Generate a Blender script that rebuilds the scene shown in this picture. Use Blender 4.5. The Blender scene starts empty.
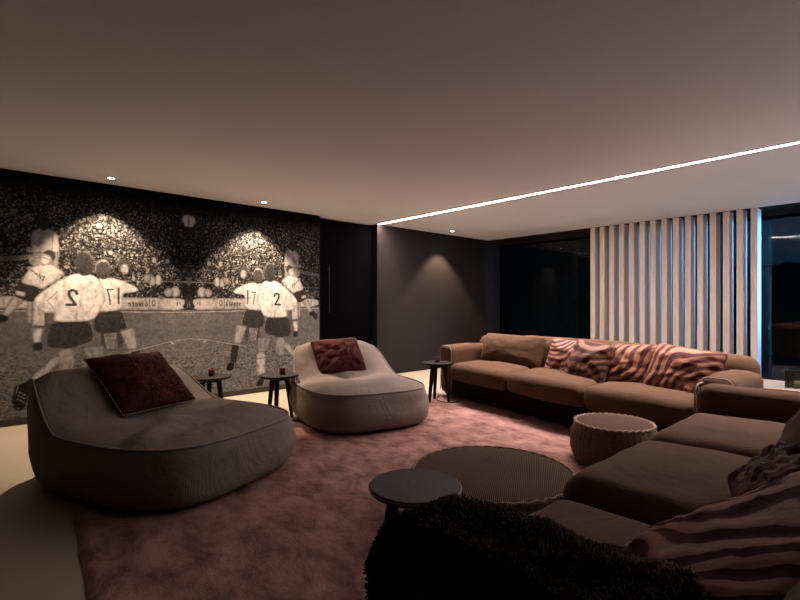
import bpy, bmesh, math, random
import numpy as np
from mathutils import Vector, Matrix, noise

# ------------------------------------------------------------------ camera, world, lights, exposure
S = bpy.context.scene
C = S.collection
PI = math.pi
cam_d = bpy.data.cameras.new('camera'); cam = bpy.data.objects.new('camera', cam_d); C.objects.link(cam)
cam.location = (0, 0, 1.18); cam.rotation_euler = (PI/2, 0, math.radians(47.5))
cam_d.sensor_width = 36; cam_d.lens = 21.1; cam_d.shift_y = 0.005; cam_d.clip_start = 0.02
S.camera = cam
S.view_settings.view_transform = 'Standard'; S.view_settings.look = 'None'
S.view_settings.gamma = 1.0; S.view_settings.use_curve_mapping = False
S.view_settings.exposure = 0.0

CEIL = 2.48
WARM = (1.0, 0.72, 0.50)
LED_COL = (1.0, 0.81, 0.75)
LED_EMIT = 300.0
LED_W = 170.0; XL = -2.30
SPOT_W = 500.0
SPOTS = [(-5.58, 1.07, 0.84), (-5.58, 2.76, 1.0), (-5.53, 6.33, 0.6)]   # x, y, relative output

w = bpy.data.worlds.new('dusk'); S.world = w; w.use_nodes = True
wn = w.node_tree.nodes; wl = w.node_tree.links
for n in list(wn): wn.remove(n)
wo = wn.new('ShaderNodeOutputWorld'); wb = wn.new('ShaderNodeBackground')
tc = wn.new('ShaderNodeTexCoord'); sx = wn.new('ShaderNodeSeparateXYZ'); cr = wn.new('ShaderNodeValToRGB')
cr.color_ramp.elements[0].position = 0.0; cr.color_ramp.elements[0].color = (0.004, 0.016, 0.035, 1)
cr.color_ramp.elements[1].position = 0.5; cr.color_ramp.elements[1].color = (0.002, 0.006, 0.016, 1)
wl.new(tc.outputs['Generated'], sx.inputs[0]); wl.new(sx.outputs['Z'], cr.inputs[0])
wl.new(cr.outputs[0], wb.inputs[0]); wb.inputs[1].default_value = 1.0; wl.new(wb.outputs[0], wo.inputs[0])

def area_light(name, loc, rot, sx_, sy_, watts, col):
    d = bpy.data.lights.new(name, 'AREA'); d.shape = 'RECTANGLE'; d.size = sx_; d.size_y = sy_
    d.energy = watts; d.color = col
    o = bpy.data.objects.new(name, d); C.objects.link(o); o.location = loc; o.rotation_euler = rot
    return o
ll = area_light('light_strip_lamp', (XL, 4.92, CEIL-.004), (0, 0, 0), 7.1, .010, LED_W, LED_COL); ll.data.spread = math.radians(112)
# blue dusk light coming in low from the open side of the terrace, outside the glass
tl = area_light('terrace_light', (1.9, 8.62, 1.75), (0, 0, 0), 0.4, 1.3, 34.0, (0.18, 0.50, 1.0))
tl.rotation_euler = (Vector((-1.45, 8.02, 1.35)) - Vector(tl.location)).to_track_quat('-Z', 'Y').to_euler(); tl.data.spread = math.radians(34)

t2 = area_light('slat_fill_light', (0.4, 9.7, 2.35), (0, 0, 0), 0.4, 0.4, 15.0, (0.12, 0.50, 1.0))  # added blue fill that reaches the side faces of the inner slats
t2.rotation_euler = (Vector((-2.4, 7.95, 2.0)) - Vector(t2.location)).to_track_quat('-Z', 'Y').to_euler(); t2.data.spread = math.radians(60)
sl = area_light('dusk_sky_light', (1.6, 9.3, 1.3), (0, 0, 0), 2.4, 1.6, 34.0, (0.50, 0.68, 1.0))
sl.rotation_euler = (Vector((-.6, 5.2, 2.2)) - Vector(sl.location)).to_track_quat('-Z', 'Y').to_euler(); sl.data.spread = math.radians(110)

# ------------------------------------------------------------------ helpers
def link(o, parent=None):
    C.objects.link(o)
    if parent is not None: o.parent = parent
    return o
def tag(o, label=None, cat=None, group=None, kind=None):
    if label: o['label'] = label
    if cat: o['category'] = cat
    if group: o['group'] = group
    if kind: o['kind'] = kind
    return o
def thing(name, label, cat, loc=(0, 0, 0), rz=0.0, group=None):
    o = bpy.data.objects.new(name, None); o.empty_display_size = 0.1
    link(o); o.location = loc; o.rotation_euler = (0, 0, rz)
    return tag(o, label, cat, group)
def copy_tree(o, parent=None):
    c = o.copy(); link(c, parent)
    for ch in list(o.children): copy_tree(ch, c)
    return c

class MB:
    def __init__(self): self.v = []; self.f = []; self.m = []
    def add(self, vs, fs, mi=0):
        k = len(self.v); self.v += [tuple(p) for p in vs]
        self.f += [tuple(i + k for i in q) for q in fs]; self.m += [mi] * len(fs)
        return self
    def box(self, x0, x1, y0, y1, z0, z1, mi=0):
        vs = [(x0,y0,z0),(x1,y0,z0),(x1,y1,z0),(x0,y1,z0),(x0,y0,z1),(x1,y0,z1),(x1,y1,z1),(x0,y1,z1)]
        return self.add(vs, [(0,3,2,1),(4,5,6,7),(0,1,5,4),(1,2,6,5),(2,3,7,6),(3,0,4,7)], mi)
    def tube(self, pts, r, n=8, closed=False, mi=0):
        pts = [Vector(p) for p in pts]; N = len(pts); vs = []; fs = []
        rr = r if isinstance(r, (list, tuple)) else [r] * N
        up = Vector((0, 0, 1))
        for i, p in enumerate(pts):
            a = pts[(i-1) % N] if (closed or i > 0) else p
            b = pts[(i+1) % N] if (closed or i < N-1) else p
            t = (b - a).normalized()
            u = t.cross(up)
            if u.length < 1e-3: u = t.cross(Vector((1, 0, 0)))
            u.normalize(); v2 = u.cross(t).normalized()
            for k in range(n):
                an = 2*PI*k/n; vs.append(p + (u*math.cos(an) + v2*math.sin(an)) * rr[i])
        M = N if closed else N-1
        for i in range(M):
            j = (i+1) % N
            for k in range(n): fs.append((i*n+k, i*n+(k+1) % n, j*n+(k+1) % n, j*n+k))
        if not closed: fs += [tuple(range(n-1, -1, -1)), tuple((N-1)*n + k for k in range(n))]
        return self.add(vs, fs, mi)
    def lathe(self, prof, n=48, c=(0, 0, 0), rad=None, mi=0, caps=True):
        vs = []; fs = []
        for i, (r, z) in enumerate(prof):
            for k in range(n):
                a = 2*PI*k/n; q = r * (rad(a, i) if rad else 1)
                vs.append((c[0]+q*math.cos(a), c[1]+q*math.sin(a), c[2]+z))
        for i in range(len(prof)-1):
            for k in range(n): fs.append((i*n+k, i*n+(k+1) % n, (i+1)*n+(k+1) % n, (i+1)*n+k))
        if caps: fs += [tuple(range(n-1, -1, -1)), tuple((len(prof)-1)*n + k for k in range(n))]
        return self.add(vs, fs, mi)
    def build(self, name, mats, parent=None, smooth=True, sharp=None):
        me = bpy.data.meshes.new(name); me.from_pydata(self.v, [], self.f)
        if not isinstance(mats, (list, tuple)): mats = [mats]
        for m in mats: me.materials.append(m)
        if len(mats) > 1: me.polygons.foreach_set('material_index', self.m)
        if smooth: me.polygons.foreach_set('use_smooth', [True] * len(me.polygons))
        me.update()
        if smooth and sharp: me.set_sharp_from_angle(angle=math.radians(sharp))
        o = bpy.data.objects.new(name, me); return link(o, parent)

def bevel(o, w_, seg=2):
    m = o.modifiers.new('bevel', 'BEVEL'); m.width = w_; m.segments = seg; m.limit_method = 'ANGLE'; return o

def axis_samples(h, r, n):
    cs = [math.tan(math.radians(a)) for a in (0, 15, 30, 45)]
    lo = [-h + r - r*c for c in reversed(cs)]; hi = [h - r + r*c for c in cs]
    mid = [(-h + r) + (2*(h - r)) * k / n for k in range(1, n)]
    return lo + mid + hi
def soft_box(w_, d_, h_, r=0.05, n=(12, 10, 3), puff=0.0, puff_side=0.0, wr=0.0, seed=0, fn=None, base=(0, 0, 0)):
    """rounded, upholstered block; origin at the middle of its underside"""
    hx, hy, hz = w_/2, d_/2, h_/2; r = min(r, hx*.98, hy*.98, hz*.98)
    H = (hx, hy, hz); A = [axis_samples(H[i], r, n[i]) for i in range(3)]
    index = {}; V = []; F = []
    def vid(q):
        k = (round(q[0], 6), round(q[1], 6), round(q[2], 6))
        if k not in index:
            inner = Vector([max(-(H[i]-r), min(H[i]-r, q[i])) for i in range(3)])
            dd = Vector(q) - inner
            p = inner + (dd.normalized() * r if dd.length > 1e-9 else dd)
            index[k] = len(V); V.append(p)
        return index[k]
    for ax in range(3):
        a, b = [(1, 2), (2, 0), (0, 1)][ax]
        for s in (-1, 1):
            for i in range(len(A[a])-1):
                for j in range(len(A[b])-1):
                    q = []
                    for (ii, jj) in ((i, j), (i+1, j), (i+1, j+1), (i, j+1)):
                        c = [0, 0, 0]; c[ax] = s*H[ax]; c[a] = A[a][ii]; c[b] = A[b][jj]; q.append(vid(c))
                    F.append(tuple(q) if s > 0 else tuple(reversed(q)))
    out = []
    for p in V:
        x, y, z = p.x/hx, p.y/hy, p.z/hz
        q = Vector(p)
        bx = max(0, 1-x*x); by = max(0, 1-y*y); bz = max(0, 1-z*z)
        if z > 0: q.z += puff * (bx*by)**0.6 * z
        q.x += puff_side * x * (by*bz)**0.6; q.y += puff_side * y * (bx*bz)**0.6
        if wr:
            n1 = noise.noise(Vector((p.x*4+seed*3.1, p.y*4, p.z*4+seed)))
            n2 = noise.noise(Vector((p.x*11+seed*1.7, p.y*11+seed, p.z*11)))
            q += Vector((x, y, z)).normalized() * (wr*(n1 + .45*n2))
        q.z += hz
        if fn: q = Vector(fn(q))
        out.append((q.x+base[0], q.y+base[1], q.z+base[2]))
    return out, F

def pillow_geo(w_, h_, t, seed=0, wr=0.012, n=30, crumple=0.0):
    V = []; F = []; idx = {}
    for side in (1, -1):
        for i in range(n+1):
            for j in range(n+1):
                u = -1 + 2*i/n; v = -1 + 2*j/n
                edge = i in (0, n) or j in (0, n)
                if side == -1 and edge: idx[(side, i, j)] = idx[(1, i, j)]; continue
                x = w_/2*u*(1 - .045*(1-v*v) - .045*(u*v)**4); y = h_/2*v*(1 - .045*(1-u*u) - .045*(u*v)**4)
                th = t/2 * ((1-abs(u)**2.6)*(1-abs(v)**2.6))**0.62
                k = (1-max(abs(u), abs(v))**6)
                p = Vector((u*2.1+seed*7.3, v*2.1-seed*3.3, side*1.5))
                z = side*th + k*side*wr*(noise.noise(p*1.6)*1.6 + noise.noise(p*4.2)*.8)
                cr_ = abs(u*v)**.5
                z += wr*1.2*cr_*math.sin((u-v)*9+seed)*k if u*v > 0 else wr*1.2*cr_*math.sin((u+v)*9+seed)*k
                if crumple:
                    q = p*.8 + Vector((noise.noise(p*2), noise.noise(p*2+Vector((5, 1, 2))), 0))*1.3
                    z += side*crumple*(.5-abs(noise.noise(q))*2.2)
                z += .02*math.sin(seed+u*1.7)*(1-v*v)
                idx[(side, i, j)] = len(V); V.append((x, y, z))
        for i in range(n):
            for j in range(n):
                q = (idx[(side, i, j)], idx[(side, i+1, j)], idx[(side, i+1, j+1)], idx[(side, i, j+1)])
                F.append(q if side == 1 else tuple(reversed(q)))
    border = [(i, 0) for i in range(n)] + [(n, j) for j in range(n)] + [(n-i, n) for i in range(n)] + [(0, n-j) for j in range(n)]
    return V, F, [V[idx[(1, i, j)]] for i, j in border]

def frame(loc, xa, ya):
    x = Vector(xa).normalized(); y = Vector(ya); y = (y - x*y.dot(x)).normalized(); z = x.cross(y)
    M = Matrix(((x.x, y.x, z.x, loc[0]), (x.y, y.y, z.y, loc[1]), (x.z, y.z, z.z, loc[2]), (0, 0, 0, 1)))
    return M

def fur(mb, V, F, count, length, width, comb=(0, 0, 0), lift=0.6, seed=1, mi=0, keep=None):
    """short tapering hairs rooted over a surface, in the same mesh"""
    rg = np.random.default_rng(seed); V = np.array(V, float); Fq = np.array([f[:4] for f in F if len(f) == 4])
    a, b, c, d = (V[Fq[:, k]] for k in range(4))
    nrm = np.cross(c-a, d-b); ar = np.linalg.norm(nrm, axis=1); nrm /= (ar[:, None]+1e-12)
    pick = rg.choice(len(Fq), count, p=ar/ar.sum()); u, v = rg.random((2, count, 1))
    P = (a[pick]*(1-u)+b[pick]*u)*(1-v) + (d[pick]*(1-u)+c[pick]*u)*v
    N = nrm[pick]; cb = np.array(comb)[None, :]
    if keep is not None:
        k = keep(P); P = P[k]; N = N[k]; count = len(P)
    clump = np.array([[noise.noise(Vector(p)*14), noise.noise(Vector(p)*14+Vector((9, 0, 0))), noise.noise(Vector(p)*14+Vector((0, 9, 0)))] for p in P])
    D = N*lift + cb + clump*.6 + rg.normal(0, .22, (count, 3)); D /= np.linalg.norm(D, axis=1)[:, None]
    L = length*(.6+.6*rg.random((count, 1)))
    sd = np.cross(D, rg.normal(0, 1, (count, 3))); sd /= np.linalg.norm(sd, axis=1)[:, None]
    base = P - N*.002
    tip = base + D*L + np.array([0, 0, -1])*L*.18
    vs = np.stack([base+sd*width/2, base-sd*width/2, tip], 1).reshape(-1, 3)
    mb.add(vs.tolist(), [(3*i, 3*i+1, 3*i+2) for i in range(count)], mi)

# ------------------------------------------------------------------ materials
def new_mat(name):
    m = bpy.data.materials.new(name); m.use_nodes = True; nt = m.node_tree
    return m, nt, nt.nodes['Principled BSDF']
def mat(name, col, rough=0.6, metal=0.0, var=0.0, vscale=3.0, bump=0.0, bscale=60.0, sheen=0.0, spec=0.5, col2=None, emit=None, coat=0.0, trans=0.0, stretch=None):
    m, nt, b = new_mat(name); N = nt.nodes; L = nt.links
    b.inputs['Base Color'].default_value = (*col, 1); b.inputs['Roughness'].default_value = rough
    b.inputs['Metallic'].default_value = metal; b.inputs['Specular IOR Level'].default_value = spec
    b.inputs['Sheen Weight'].default_value = sheen; b.inputs['Sheen Roughness'].default_value = 0.5
    b.inputs['Coat Weight'].default_value = coat; b.inputs['Transmission Weight'].default_value = trans
    if emit: b.inputs['Emission Color'].default_value = (*emit[:3], 1); b.inputs['Emission Strength'].default_value = emit[3]
    t = N.new('ShaderNodeTexCoord'); src = t.outputs['Object']
    if stretch:
        mp = N.new('ShaderNodeMapping'); mp.inputs['Scale'].default_value = stretch; L.new(src, mp.inputs[0]); src = mp.outputs[0]
    if var or col2:
        n = N.new('ShaderNodeTexNoise'); n.inputs['Scale'].default_value = vscale; n.inputs['Detail'].default_value = 5
        r = N.new('ShaderNodeValToRGB'); L.new(src, n.inputs['Vector']); L.new(n.outputs[0], r.inputs[0]); L.new(r.outputs[0], b.inputs['Base Color'])
        lo = tuple(c*(1-var) for c in col); hi = col2 if col2 else tuple(min(1, c*(1+var)) for c in col)
        r.color_ramp.elements[0].position = .35; r.color_ramp.elements[0].color = (*lo, 1)
        r.color_ramp.elements[1].position = .65; r.color_ramp.elements[1].color = (*hi, 1)
    if bump:
        n = N.new('ShaderNodeTexNoise'); n.inputs['Scale'].default_value = bscale; n.inputs['Detail'].default_value = 3
        bp = N.new('ShaderNodeBump'); bp.inputs['Strength'].default_value = bump; bp.inputs['Distance'].default_value = .01
        L.new(src, n.inputs['Vector']); L.new(n.outputs[0], bp.inputs['Height']); L.new(bp.outputs[0], b.inputs['Normal'])
    return m
def weave(name, col, scale=260.0, rough=.85, sheen=.25, amt=.25, axis_='both', wrscale=5.0, wr=.35):
    """cloth: fine woven ribs plus soft creases in the bump"""
    m, nt, b = new_mat(name); N = nt.nodes; L = nt.links
    b.inputs['Roughness'].default_value = rough; b.inputs['Sheen Weight'].default_value = sheen; b.inputs['Specular IOR Level'].default_value = .12
    t = N.new('ShaderNodeTexCoord')
    def wv(direction, sc):
        x = N.new('ShaderNodeTexWave'); x.wave_type = 'BANDS'; x.bands_direction = direction
        x.inputs['Scale'].default_value = sc/20; x.inputs['Distortion'].default_value = .6; x.inputs['Detail'].default_value = 1
        L.new(t.outputs['Object'], x.inputs['Vector']); return x
    a = wv('X', scale*3.2); c = wv('Z', scale*3.2)
    ad = N.new('ShaderNodeMath'); ad.operation = 'ADD'; L.new(a.outputs['Fac'], ad.inputs[0]); L.new(c.outputs['Fac'], ad.inputs[1])
    n = N.new('ShaderNodeTexNoise'); n.inputs['Scale'].default_value = wrscale; n.inputs['Detail'].default_value = 4; n.inputs['Distortion'].default_value = .8
    L.new(t.outputs['Object'], n.inputs['Vector'])
    b1 = N.new('ShaderNodeBump'); b1.inputs['Strength'].default_value = wr; b1.inputs['Distance'].default_value = .05; L.new(n.outputs[0], b1.inputs['Height'])
    b2 = N.new('ShaderNodeBump'); b2.inputs['Strength'].default_value = amt; b2.inputs['Distance'].default_value = .002
    L.new(ad.outputs[0], b2.inputs['Height']); L.new(b1.outputs[0], b2.inputs['Normal']); L.new(b2.outputs[0], b.inputs['Normal'])
    n2 = N.new('ShaderNodeTexNoise'); n2.inputs['Scale'].default_value = 90; n2.inputs['Detail'].default_value = 2; L.new(t.outputs['Object'], n2.inputs['Vector'])
    r = N.new('ShaderNodeValToRGB'); r.color_ramp.elements[0].position = .3; r.color_ramp.elements[1].position = .7
    r.color_ramp.elements[0].color = (*[q*.86 for q in col], 1); r.color_ramp.elements[1].color = (*[min(1, q*1.12) for q in col], 1)
    L.new(n2.outputs[0], r.inputs[0]); L.new(r.outputs[0], b.inputs['Base Color'])
    return m
def zebra(name, seed, dark=(.075, .012, .018), light=(.47, .24, .15), freq=14.0, cen=(.2, -.3, 1.0), spec=.25, warp=.22):
    """flowing curved stripes, satin on velvet"""
    m, nt, b = new_mat(name); N = nt.nodes; L = nt.links
    t = N.new('ShaderNodeTexCoord'); b.inputs['Specular IOR Level'].default_value = spec; mp = N.new('ShaderNodeMapping'); mp.inputs['Location'].default_value = (seed*1.37, seed*.71, seed)
    L.new(t.outputs['Object'], mp.inputs[0])
    n = N.new('ShaderNodeTexNoise'); n.inputs['Scale'].default_value = 3.2; n.inputs['Detail'].default_value = 0; L.new(mp.outputs[0], n.inputs['Vector'])
    s = N.new('ShaderNodeSeparateXYZ'); L.new(t.outputs['Object'], s.inputs[0])
    def mth(op, a, bb):
        q = N.new('ShaderNodeMath'); q.operation = op
        for i, val in enumerate((a, bb)):
            if val is None: continue
            if isinstance(val, (int, float)): q.inputs[i].default_value = val
            else: L.new(val, q.inputs[i])
        return q.outputs[0]
    dx = mth('ADD', s.outputs['X'], -cen[0]); dy = mth('MULTIPLY', mth('ADD', s.outputs['Y'], -cen[1]), cen[2])
    rad_ = mth('SQRT', mth('ADD', mth('MULTIPLY', dx, dx), mth('MULTIPLY', dy, dy)), None)
    f = mth('ADD', rad_, mth('MULTIPLY', n.outputs[0], warp))
    v = mth('SINE', mth('MULTIPLY', f, freq*2*PI), None)
    r = N.new('ShaderNodeValToRGB'); r.color_ramp.elements[0].position = .42; r.color_ramp.elements[0].color = (*dark, 1)
    r.color_ramp.elements[1].position = .54; r.color_ramp.elements[1].color = (*light, 1)
    h = mth('MULTIPLY_ADD', v, .5); h.node.inputs[2].default_value = .5
    L.new(h, r.inputs[0]); L.new(r.outputs[0], b.inputs['Base Color'])
    rr = mth('MULTIPLY_ADD', h, -.35); rr.node.inputs[2].default_value = .8; L.new(rr, b.inputs['Roughness'])
    n3 = N.new('ShaderNodeTexNoise'); n3.inputs['Scale'].default_value = 14; n3.inputs['Detail'].default_value = 3; L.new(mp.outputs[0], n3.inputs['Vector'])
    bp = N.new('ShaderNodeBump'); bp.inputs['Strength'].default_value = .5; bp.inputs['Distance'].default_value = .02; L.new(n3.outputs[0], bp.inputs['Height'])
    b2 = N.new('ShaderNodeBump'); b2.inputs['Strength'].default_value = .5; b2.inputs['Distance'].default_value = .004; L.new(h, b2.inputs['Height']); L.new(bp.outputs[0], b2.inputs['Normal'])
    L.new(b2.outputs[0], b.inputs['Normal']); return m

M = {}
M['ceiling'] = mat('ceiling_plaster', (.70, .70, .735), .9, var=.015, vscale=.8, spec=.2)
M['floor'] = mat('cream_poured_floor', (.32, .28, .222), .45, var=.04, vscale=1.2, spec=.45)
M['wall_dark'] = mat('charcoal_wall_paint', (.022, .018, .017), .9, var=.05, vscale=2, spec=.02)
M['wall_black'] = mat('black_wall_paint', (.012, .011, .012), .6, spec=.3)
M['black_gloss'] = mat('black_lacquer', (.0015, .0015, .002), .7, spec=.01)
M['skirting'] = mat('dark_skirting', (.02, .014, .010), .5)
M['slat'] = mat('cream_slat_paint', (.80, .73, .69), .55, var=.02, vscale=3)
M['bag'] = weave('taupe_bag_cloth', (.20, .165, .146), 300, sheen=0, amt=.35, wrscale=3.2, wr=.5)
M['bag_pipe'] = mat('taupe_piping', (.21, .175, .155), .7)
M['sofa'] = weave('brown_sofa_cloth', (.085, .046, .026), 330, sheen=0, amt=.15, wrscale=3.0, wr=.3)
M['sofa_base'] = mat('shaded_sofa_base', (.013, .006, .004), .9, spec=.03, bump=.2, bscale=120)  # sofa cloth in shade, the shade painted into its colour
M['sofa_pipe'] = mat('sofa_piping', (.26, .19, .15), .6)
M['burgundy'] = mat('burgundy_fur', (.060, .010, .010), .8, var=.4, vscale=18, bump=.6, bscale=40, spec=.15)
M['burgundy_pipe'] = mat('rose_brown_piping', (.22, .12, .095), .7)
M['velvet'] = mat('dark_red_velvet', (.055, .005, .008), .7, var=.5, vscale=9, bump=.3, bscale=25, spec=.12)
M['fur_black'] = mat('black_brown_fur', (.005, .0035, .003), .85, var=.5, vscale=5, col2=(.034, .016, .007), spec=.12)
M['black_wood'] = mat('black_stained_wood', (.007, .005, .005), .6, var=.3, vscale=20, bump=.15, bscale=90, spec=.10, stretch=(1, 8, 1))
M['top_grey'] = mat('charcoal_stained_wood_top', (.035, .031, .034), .6, var=.25, vscale=30, bump=.15, bscale=90, spec=.1, stretch=(1, 6, 1))
M['rim'] = mat('pale_edge_ring', (.16, .14, .13), .4)  # paler thin ring along the tabletop edge
M['cord'] = mat('frayed_jute_cord', (.26, .17, .115), .85, var=.25, vscale=60, bump=.5, bscale=200)
M['votive'] = mat('dark_red_glass', (.11, .006, .009), .08, trans=.4, coat=.4)
M['votive_pink'] = mat('smoked_mauve_glass', (.15, .07, .10), .08, trans=.6, coat=.4)
M['wax'] = mat('candle_wax', (.60, .42, .34), .6)
M['white_trim'] = mat('white_metal_trim', (.75, .73, .70), .4)
M['metal_dark'] = mat('dark_metal', (.03, .03, .033), .35, metal=.8)
M['amber_wood'] = mat('amber_wood_edge', (.28, .11, .045), .35, var=.3, vscale=14, coat=.3)
M['pale_top'] = mat('pale_reflection_top', (.22, .21, .21), .2, spec=.5)  # pale colour holds the reflection of a shiny tabletop
M['led'] = mat('led_strip_light', (1, 1, 1), .5, emit=(*LED_COL, LED_EMIT))
M['bulb'] = mat('downlight_bulb', (1, 1, 1), .5, emit=(1, .85, .7, 30))
M['terrace'] = mat('terrace_stone', (.05, .05, .055), .8, var=.2, vscale=2)
M['leaf'] = mat('dark_hedge_leaf', (.008, .016, .009), .8, var=.4, vscale=8)

def glass_mat():
    m, nt, b = new_mat('window_glass'); N = nt.nodes; L = nt.links; N.remove(b)
    o = N['Material Output']; t = N.new('ShaderNodeBsdfTransparent'); g = N.new('ShaderNodeBsdfGlossy'); g.inputs['Roughness'].default_value = .004
    t.inputs[0].default_value = (.80, .86, .88, 1); f = N.new('ShaderNodeFresnel'); f.inputs[0].default_value = 1.5
    mx = N.new('ShaderNodeMixShader'); L.new(f.outputs[0], mx.inputs[0]); L.new(t.outputs[0], mx.inputs[1]); L.new(g.outputs[0], mx.inputs[2]); L.new(mx.outputs[0], o.inputs[0])
    return m
M['glass'] = glass_mat()

def rug_mat():
    m, nt, b = new_mat('dusty_rose_plush'); N = nt.nodes; L = nt.links
    t = N.new('ShaderNodeTexCoord')
    mp = N.new('ShaderNodeMapping'); mp.inputs['Scale'].default_value = (1, 1.5, 1); mp.inputs['Rotation'].default_value = (0, 0, .6); L.new(t.outputs['Object'], mp.inputs[0])
    a = N.new('ShaderNodeTexNoise'); a.inputs['Scale'].default_value = 4.6; a.inputs['Detail'].default_value = 8; a.inputs['Roughness'].default_value = .72; a.inputs['Distortion'].default_value = .3
    L.new(mp.outputs[0], a.inputs['Vector'])
    r = N.new('ShaderNodeValToRGB'); e = r.color_ramp.elements
    e[0].position = .34; e[0].color = (.115, .052, .048, 1); e[1].position = .66; e[1].color = (.39, .222, .19, 1)  # dark and light patches paint the directional sheen of the pile
    L.new(a.outputs[0], r.inputs[0]); L.new(r.outputs[0], b.inputs['Base Color'])
    f = N.new('ShaderNodeTexNoise'); f.inputs['Scale'].default_value = 170; f.inputs['Detail'].default_value = 3; L.new(t.outputs['Object'], f.inputs['Vector'])
    b1 = N.new('ShaderNodeBump'); b1.inputs['Strength'].default_value = .55; b1.inputs['Distance'].default_value = .03; L.new(a.outputs[0], b1.inputs['Height'])
    b2 = N.new('ShaderNodeBump'); b2.inputs['Strength'].default_value = .7; b2.inputs['Distance'].default_value = .006; L.new(f.outputs[0], b2.inputs['Height']); L.new(b1.outputs[0], b2.inputs['Normal'])
    L.new(b2.outputs[0], b.inputs['Normal']); b.inputs['Roughness'].default_value = .95;  b.inputs['Specular IOR Level'].default_value = .1
    return m
M['rug'] = rug_mat()
def rib_mat(name, col, freq, dark=.45, direction='X'):
    m, nt, b = new_mat(name); N = nt.nodes; L = nt.links
    t = N.new('ShaderNodeTexCoord'); x = N.new('ShaderNodeTexWave'); x.bands_direction = direction; x.inputs['Scale'].default_value = freq; x.inputs['Distortion'].default_value = 1.2; x.inputs['Detail Scale'].default_value = .6
    L.new(t.outputs['Object'], x.inputs['Vector'])
    n = N.new('ShaderNodeTexNoise'); n.inputs['Scale'].default_value = 120; L.new(t.outputs['Object'], n.inputs['Vector'])
    ad = N.new('ShaderNodeMath'); ad.operation = 'MULTIPLY_ADD'; L.new(n.outputs[0], ad.inputs[0]); ad.inputs[1].default_value = .5; L.new(x.outputs['Fac'], ad.inputs[2])
    r = N.new('ShaderNodeValToRGB'); r.color_ramp.elements[0].position = .25; r.color_ramp.elements[1].position = .8
    r.color_ramp.elements[0].color = (*[c*dark for c in col], 1); r.color_ramp.elements[1].color = (*col, 1)
    L.new(x.outputs['Fac'], r.inputs[0]); L.new(r.outputs[0], b.inputs['Base Color'])
    bp = N.new('ShaderNodeBump'); bp.inputs['Strength'].default_value = .8; bp.inputs['Distance'].default_value = .006; L.new(ad.outputs[0], bp.inputs['Height']); L.new(bp.outputs[0], b.inputs['Normal'])
    b.inputs['Roughness'].default_value = .9; b.inputs['Specular IOR Level'].default_value = .15; return m
M['pouf_top'] = rib_mat('ribbed_brown_pouf_cloth', (.125, .070, .050), 34)
M['pouf_side'] = mat('knitted_brown_pouf_cord', (.115, .065, .042), .9, var=.3, vscale=70, bump=.6, bscale=220)

# ------------------------------------------------------------------ the room
def struct(o): o['kind'] = 'structure'; return o
XW = -5.88; YW = 7.80; YG = 8.27
def plain(name, m, *boxes, bev=0):
    mb = MB()
    for b in boxes: mb.box(*b)
    o = mb.build(name, m, smooth=False)
    if bev: bevel(o, bev)
    return struct(o)
plain('floor', M['floor'], (XW-.2, 3.8, -2.8, YG+.1, -.12, 0))
# ceiling with the slot the light strip sits in
plain('ceiling', M['ceiling'], (XW-.25, 3.8, -2.8, 4.905, CEIL, CEIL+.1), (XW-.25, 3.8, 4.935, YW+.02, CEIL, CEIL+.1),
      (XW-.25, 3.8, 4.90, 4.94, CEIL+.03, CEIL+.1))
plain('wall_left', M['wall_dark'], (XW-.2, XW-.012, -2.8, 3.80, 0, CEIL+.1), (XW-.2, XW, 4.885, YG+.1, 0, CEIL+.1), (XW-.4, XW-.2, 3.7, 5.0, 0, CEIL+.1))
plain('wall_back', M['wall_black'], (XW-.2, 3.8, -2.8, -2.6, 0, CEIL+.1))
plain('wall_right', M['wall_black'], (3.6, 3.8, -2.6, YG, 0, CEIL+.1))
plain('trim_1', M['wall_black'], (XW, 3.6, YW+.03, YG+.1, CEIL-.005, CEIL+.1), (XW, 3.6, YG-.03, YG+.06, CEIL-.07, CEIL-.006))   # recess above the glass
plain('baseboard_left', M['skirting'], (XW-.012, XW+.012, -2.6, 3.80, 0, .065))
# grey lining of the wall beyond the door: its own slightly proud face
d = MB(); d.box(XW-.195, XW-.13, 3.81, 4.875, .01, CEIL-.03)
door = struct(d.build('door_1', M['black_gloss'], smooth=False)); bevel(door, .004)
hb = MB(); hb.tube([(XW-.10, 4.02, 1.05), (XW-.10, 4.02, 1.75)], .008, 8); hb.box(XW-.13, XW-.10, 4.014, 4.026, 1.09, 1.11); hb.box(XW-.13, XW-.10, 4.014, 4.026, 1.69, 1.71)
hb.build('door_handle', M['metal_dark'], door)
# windows: the glass stands behind the slats
def window(i, x0, x1):
    f = MB(); t = .055
    for b in ((x0, x0+t, YG-.03, YG+.03, .02, CEIL-.07), (x1-t, x1, YG-.03, YG+.03, .02, CEIL-.07), (x0+t, x1-t, YG-.03, YG+.03, .02, .07), (x0+t, x1-t, YG-.03, YG+.03, CEIL-.11, CEIL-.07)): f.box(*b)
    o = struct(f.build('window_%d' % i, M['black_gloss'], smooth=False)); bevel(o, .003)
    p = MB(); p.add([(x0+t, YG, .07), (x1-t, YG, .07), (x1-t, YG, CEIL-.11), (x0+t, YG, CEIL-.11)], [(0, 1, 2, 3)])
    p.build('pane', M['glass'], o, smooth=False)
window(1, XW+.01, -3.62); window(2, -3.62, -1.50); window(3, -1.50, 1.05); window(4, 1.05, 3.58)
tg = MB(); tg.box(-14, 12, YG+.12, 22, -.2, -.02)
tag(tg.build('terrace', M['terrace'], smooth=False), kind='structure')
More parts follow.
